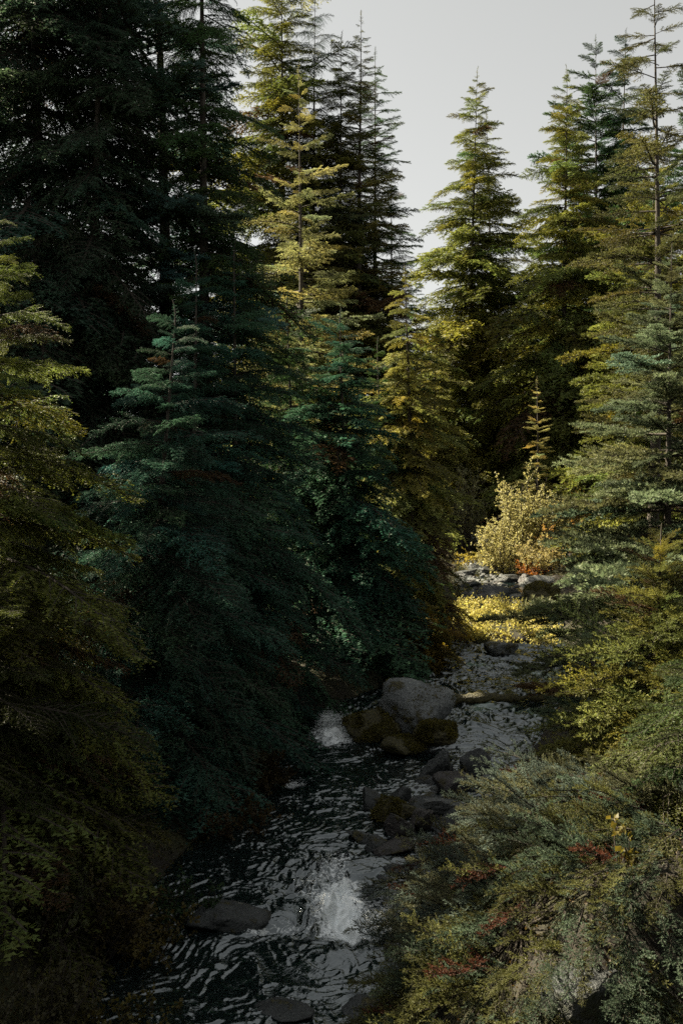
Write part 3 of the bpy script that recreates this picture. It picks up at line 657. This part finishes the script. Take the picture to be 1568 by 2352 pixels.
# mossy log lying across the pool
def build_log():
    mb = MB(); n = 30; t = np.linspace(0, 1, n)
    a = px(1010, 1600, 24.3); b = px(1265, 1603, 24.6); a.z = 0.42; b.z = 0.47
    P = np.array([(a + (b - a) * u)[:] for u in t]); P[:, 2] += 0.04 * np.sin(t * 5); P[:, 1] += 0.1 * np.sin(t * 3)
    R = 0.09 * (1 - t) ** 0.7 + 0.04 + 0.02 * np.sin(t * 23)
    mb.tube(P, R, 12)
    V = mb.v[0]; V += (fbm(V * 5, 4, 3) * 0.04)[:, None] * np.array([0.3, 1, 1])
    tag(link('fallen_log', mb.mesh('fallen_log', [M_MOSSROCK], True)), 'mossy fallen log lying across the pool right of the big boulder', 'log')
build_log()

# ------------------------------------------------------------------ leafy shrubs
def shrub(name, label, x, y, h, rad, tint, n_stem=14, n_leaf=1500, leaf=0.06, seed=1, group=None, z=None, stem_mat=None, spread=1.0, stem_r=0.014, sub=7, cat='shrub', flat=1.0):
    rng = np.random.default_rng(seed); z0 = (gz(x, y) if z is None else z)
    root = link(name, None, loc=(x, y, z0 - 0.03)); root.empty_display_size = 0.2
    tag(root, label, cat, group)
    st = MB(); pts = []
    for i in range(n_stem):
        a = rng.uniform(0, 2 * pi); rr_ = rad * math.sqrt(rng.random()) * spread; hh = h * rng.uniform(0.55, 1.05) * (1 - 0.35 * (rr_ / rad) ** 2) * flat
        b0 = np.array([cos(a), sin(a), 0]) * rr_ * 0.25; e = np.array([cos(a) * rr_, sin(a) * rr_, hh])
        t = np.linspace(0, 1, 7)[:, None]
        C = b0 + (e - b0) * t + np.array([0, 0, 0.2 * hh]) * (t * (1 - t)) + rng.normal(0, 0.02 * h, (7, 3)) * t
        st.tube(C, np.linspace(stem_r, stem_r * 0.3, 7), 4)
        for k in range(sub):
            u = rng.uniform(0.25, 0.98); c = np.array([np.interp(u, t[:, 0], C[:, j]) for j in range(3)])
            d = unit(rng.normal(0, 1, 3) + np.array([0, 0, 0.7])) * rad * rng.uniform(0.12, 0.45)
            D = np.stack([c, c + d * 0.5 + np.array([0, 0, 0.02]), c + d])
            st.tube(D, [stem_r * 0.4, stem_r * 0.3, stem_r * 0.15], 3)
            m = max(2, n_leaf // (n_stem * sub)); uu = rng.uniform(0.1, 1.05, m)[:, None]
            pts.append(c + d * uu + rng.normal(0, leaf * 0.35, (m, 3)))
    link('stems', st.mesh('stems', [stem_mat or M_TWIG], True), root)
    lf = MB(); leaves_on(lf, np.concatenate(pts), rng, leaf)
    o = link('foliage', lf.mesh('foliage', [M_LEAF]), root); o.color = (*tint, 1)
    return root

YEL = (0.30, 0.235, 0.055); PALE = (0.30, 0.27, 0.12)
def sh(name, label, xd, dep, *a, **k): return shrub(name, label, tp(xd, dep), dep, *a, **k)
sh('willow_bush', 'tall yellow-green willow bush with dark stems on the upper creek bank', 1208, 48, 4.6, 2.1, PALE, 40, 15000, 0.085, seed=1, stem_r=0.03, sub=18)
sh('willow_bush', 'thin willow shoots right of the tall willow bush', 1262, 50, 3.6, 1.3, PALE, 14, 2200, 0.085, seed=2, stem_r=0.025, sub=14)
sh('willow_bush', 'grey-green willow bush at the left, against the dark trunks', 1066, 55, 5.2, 1.7, (0.17, 0.165, 0.085), 20, 4200, 0.09, seed=3, stem_r=0.03, sub=14)
sh('willow_bush', 'pale yellow willow bush between the scarlet patch and the tall willow', 1155, 47, 3.4, 1.5, (0.31, 0.275, 0.12), 26, 7000, 0.08, seed=12, stem_r=0.025, sub=16)
sh('leafy_shrub', 'pale gold shrub in front of the orange-leaved one', 1248, 45, 2.0, 1.3, (0.30, 0.25, 0.11), 22, 4000, 0.07, seed=13, sub=12)
sh('leafy_shrub', 'orange-leaved shrub at the right foot of the willow bush', 1280, 46, 2.2, 1.2, (0.26, 0.15, 0.05), 16, 2200, 0.075, seed=4)
sh('leafy_shrub', 'yellowing shrub under the fir boughs right of the willow', 1310, 52, 4.2, 1.7, (0.25, 0.17, 0.045), 18, 2600, 0.085, seed=5)
sh('leafy_shrub', 'scarlet huckleberry patch glowing far behind the willows', 1128, 64, 1.9, 0.75, (0.36, 0.07, 0.03), 18, 2400, 0.09, seed=6, flat=0.8)
sh('leafy_shrub', 'low yellow shrub at the left foot of the willow bush', 1105, 50, 1.5, 1.5, YEL, 16, 2200, 0.07, seed=7)
sh('leafy_shrub', 'low reddish shrub among stones below the willow', 1225, 45, 0.9, 1.0, (0.26, 0.10, 0.03), 14, 1300, 0.06, seed=8)

# golden mound on the gravel island: many trailing sprigs
def golden_mound():
    rng = np.random.default_rng(9)
    root = link('groundcover_mound', None, loc=(5.0, 34.5, 0.4)); tag(root, 'glowing golden leafy mound between the pool and the upper boulders', 'plant')
    st, lf = MB(), MB(); pts = []
    for i in range(420):
        yd = rng.uniform(32.9, 36.9); f = rng.uniform(-1, 1)
        cx = np.interp(yd, [32.8, 37], [5.05, 5.6]); x = cx + f * np.interp(yd, [32.8, 34, 37], [1.9, 2.25, 2.3])
        edge = (1 - abs(f) ** 3) * smooth((yd - 32.7) / 0.7)
        z = 0.36 + (0.25 + 0.22 * (yd - 32.7)) * edge * rng.uniform(0.6, 1.05)
        c = np.array([x, yd, z]) - np.array([5.0, 34.5, 0.4])
        a = rng.uniform(0, 6.28); d = np.array([cos(a) * 0.28, sin(a) * 0.28, rng.uniform(-.05, .22)])
        st.tube(np.stack([c - d - np.array([0, 0, 0.2]), c, c + d]), [0.008, 0.006, 0.003], 3)
        uu = rng.uniform(-0.5, 1.1, 22)[:, None]; pts.append(c + d * uu + rng.normal(0, 0.06, (22, 3)))
    link('stems', st.mesh('stems', [M_TWIG]), root)
    leaves_on(lf, np.concatenate(pts), rng, 0.085, 0.8, narrow=0.4)
    o = link('foliage', lf.mesh('foliage', [M_LEAF]), root); o.color = (0.38, 0.33, 0.11, 1)
    # the island that carries it
golden_mound()
def island():
    V, Fc = ICO4; P = V * np.array([2.3, 2.2, 0.42]); P += V * (fbm(V * 4, 4, 2) * 0.09)[:, None]
    mb = MB(); mb.add(P, Fc); tag(link('gravel_island', mb.mesh('gravel_island', [M_GROUND], True), loc=(5.35, 35.1, 0.38)), kind='structure')
island()

# left bank undergrowth
LB = [
 (60, 12.0, 1.3, 0.9, 'mottled dark shrub with pale tips at the lower left edge', (0.05, 0.055, 0.022)),
 (200, 12.6, 1.2, 0.9, 'dark brownish shrub below the olive hemlock', (0.06, 0.046, 0.018)),
 (330, 12.8, 1.0, 0.8, 'dark shrub flecked with small yellow leaves on the left bank', (0.08, 0.062, 0.018)),
 (430, 13.6, 0.9, 0.6, 'dark green shrub drooping to the water on the left bank', (0.035, 0.06, 0.026)),
 (90, 10.8, 0.9, 0.8, 'low dark shrub in the lower left corner', (0.05, 0.045, 0.02)),
 (260, 11.2, 0.7, 0.8, 'low shrub with yellow sprigs near the water, lower left', (0.085, 0.07, 0.018)),
 (530, 16.6, 0.8, 0.8, 'brown overhanging bank shrub beside the dark pool', (0.06, 0.04, 0.016)),
 (610, 18.8, 0.7, 0.7, 'mossy brown shrub where the left bank juts into the creek', (0.055, 0.04, 0.016)),
 (975, 29.0, 1.0, 1.0, 'golden-brown shrub draping over the pool left of the ripples', (0.16, 0.11, 0.022)),
 (1010, 33.5, 1.0, 0.8, 'bright yellow shrub left of the golden mound', (0.30, 0.21, 0.04)),
]
for i, (xd, dep, h, r, lab, tint) in enumerate(LB):
    sh('leafy_shrub', lab, xd, dep, h, r, tint, 16, 1900, 0.05 if dep < 25 else 0.075, seed=40 + i)

# ------------------------------------------------------------------ juniper on the near right bank
def juniper(label, cx, cyy, region, seed, tints, n_spray):
    rng = random.Random(seed)
    z0 = gz(cx, cyy)
    root = link('juniper_shrub', None, loc=(cx, cyy, z0)); tag(root, label, 'shrub')
    st = MB(); n = 0; spots = []
    while n < n_spray:
        x = rng.uniform(region[0], region[1]); y = rng.uniform(region[2], region[3])
        if x < 0.32 + 0.11 * (y - 9): continue
        z = gz(x, y) + rng.uniform(0.0, 0.38)
        a = rng.gauss(pi + 0.35, 0.5); el = rng.gauss(0.10, 0.28)
        if x < 1.2: el -= 0.35
        if y < 9.9: a = rng.gauss(pi + 1.3, 0.5); el -= 0.45
        l = rng.uniform(0.5, 1.05)
        b = bpy.data.objects.new('spray', rng.choice(BOUGH['juniper'])); COL.objects.link(b); b.parent = root
        b.location = (x - cx, y - cyy, z - z0); b.rotation_euler = (rng.gauss(0, .4), -el, a); b.scale = (l, l, l)
        k = rng.uniform(0.7, 1.25); q = rng.random()
        c = tints[0] if q < 0.55 else (tints[1] if q < 0.965 else (0.075, 0.028, 0.018))
        b.color = (c[0] * k, c[1] * k, c[2] * k, 1); n += 1
        if n % 12 == 0: spots.append((x - cx, y - cyy, z - z0 - 0.15))
    for e in spots:
        e = np.array(e); t = np.linspace(0, 1, 9)[:, None]; C = e * t
        C[:, 2] = ground_z(C[:, 0] + cx, C[:, 1] + cyy) - z0 + 0.02 + 0.1 * np.sin(t[:, 0] * 3)
        st.tube(C, np.linspace(0.018, 0.006, 9), 4)
    link('stems', st.mesh('stems', [M_TWIG], True), root)
juniper('olive-green juniper trailing over the near right bank towards the rapid', 1.9, 10.4, (0.3, 3.6, 8.6, 11.6), 8, ((0.085, 0.085, 0.028), (0.060, 0.082, 0.052)), 290)
juniper('grey-green juniper with reddish dead sprays below the bushy hemlock', 2.8, 12.8, (0.8, 4.4, 11.2, 14.6), 9, ((0.10, 0.10, 0.052), (0.085, 0.108, 0.085)), 280)
sh('sapling', 'small sapling with broad golden leaves right of the juniper', 1435, 9.6, 0.75, 0.35, (0.075, 0.06, 0.014), 4, 70, 0.075, seed=71, sub=4, cat='sapling')

# ------------------------------------------------------------------ driftwood and bank cover
def driftwood():
    rng = np.random.default_rng(4)
    for i, lab in enumerate(['bleached driftwood branch lowest in the tangle by the far riffle', 'dark driftwood branch on top of the tangle by the far riffle', 'thin crooked driftwood stick at the left of the far tangle', 'short driftwood stub at the right of the far tangle']):
        mb = MB(); p = np.array(px(1085 + i * 10, 1283 - i * 9, 52)[:]); a = rng.uniform(-0.5, 0.5); l = rng.uniform(1.2, 2.4)
        p[2] = gz(p[0], p[1]) + 0.12 + 0.1 * i
        t = np.linspace(-.5, .5, 8)[:, None]; C = np.array([cos(a) * l, sin(a) * l, rng.uniform(-.1, .35) * l]) * t + rng.normal(0, .04, (8, 3))
        mb.tube(C, np.linspace(0.07, 0.02, 8), 6)
        for k in range(3):
            c = C[rng.integers(2, 7)]; d = rng.normal(0, .35, 3); mb.tube(np.stack([c, c + d]), [0.025, 0.008], 4)
        tag(link('driftwood', mb.mesh('driftwood', [M_DEAD if i != 1 else M_BARK], True), loc=p), lab, 'driftwood', 'driftwood tangle')
driftwood()

def bank_cover():
    """low herbs and litter nobody could count, on both banks"""
    rng = np.random.default_rng(77)
    n = 60000
    y = 8 + 60 * rng.random(n) ** 1.6; l, r, w = creek(y)
    side = rng.random(n) < 0.5; off = np.abs(rng.normal(0, 2.2, n)) + 0.02
    x = np.where(side, l - off, r + off); z = ground_z(x, y) + rng.uniform(0, 0.10, n)
    for nm, sel, tint in (('moss_and_herbs', rng.random(n) < 0.6, (0.055, 0.055, 0.018)), ('leaf_litter', None, (0.075, 0.048, 0.02))):
        if sel is None: sel = ~prev
        prev = sel
        mb = MB(); leaves_on(mb, np.stack([x, y, z], -1)[sel], rng, 0.04, 0.6)
        o = link(nm, mb.mesh(nm, [M_LEAF])); o.color = (*tint, 1)
        tag(o, 'low dark herbs and moss on the creek banks' if 'moss' in nm else 'brown fallen leaves scattered on the creek banks', 'ground cover', kind='stuff')
bank_cover()

def gravel():
    """small stones packed round the stone bar and the upper riffle"""
    rng = np.random.default_rng(21); V, Fc = ico(2); mb = MB()
    for i in range(620):
        if i < 330:
            y = rng.uniform(14.5, 20); x = np.interp(y, [14.5, 16, 18, 20], [1.2, 1.1, 1.3, 2.2]) + rng.normal(0, 0.35); sz = rng.uniform(0.03, 0.10)
        else:
            y = rng.uniform(36.5, 47); l, r, w = creek(y); x = rng.uniform(l, r); sz = rng.uniform(0.06, 0.2)
        w = float(np.interp(y, ZK_Y, ZK_Z)); z = max(gz(x, y), w - 0.04) + sz * 0.15
        P = V * (1 + 0.25 * vnoise(V * 1.7 + i, 3))[:, None] * np.array([1, rng.uniform(.6, 1), rng.uniform(.45, .8)]) * sz
        a = rng.uniform(0, 6.3); P = P @ np.array([[cos(a), -sin(a), 0], [sin(a), cos(a), 0], [0, 0, 1]])
        mb.add(P + np.array([x, y, z]), Fc, int(rng.integers(0, 3)))
    tag(link('gravel', mb.mesh('gravel', [M_ROCK, M_ROCK_RED, M_ROCK_PALE], False)), 'wet small stones packed between the creek rocks', 'gravel', kind='stuff')
gravel()
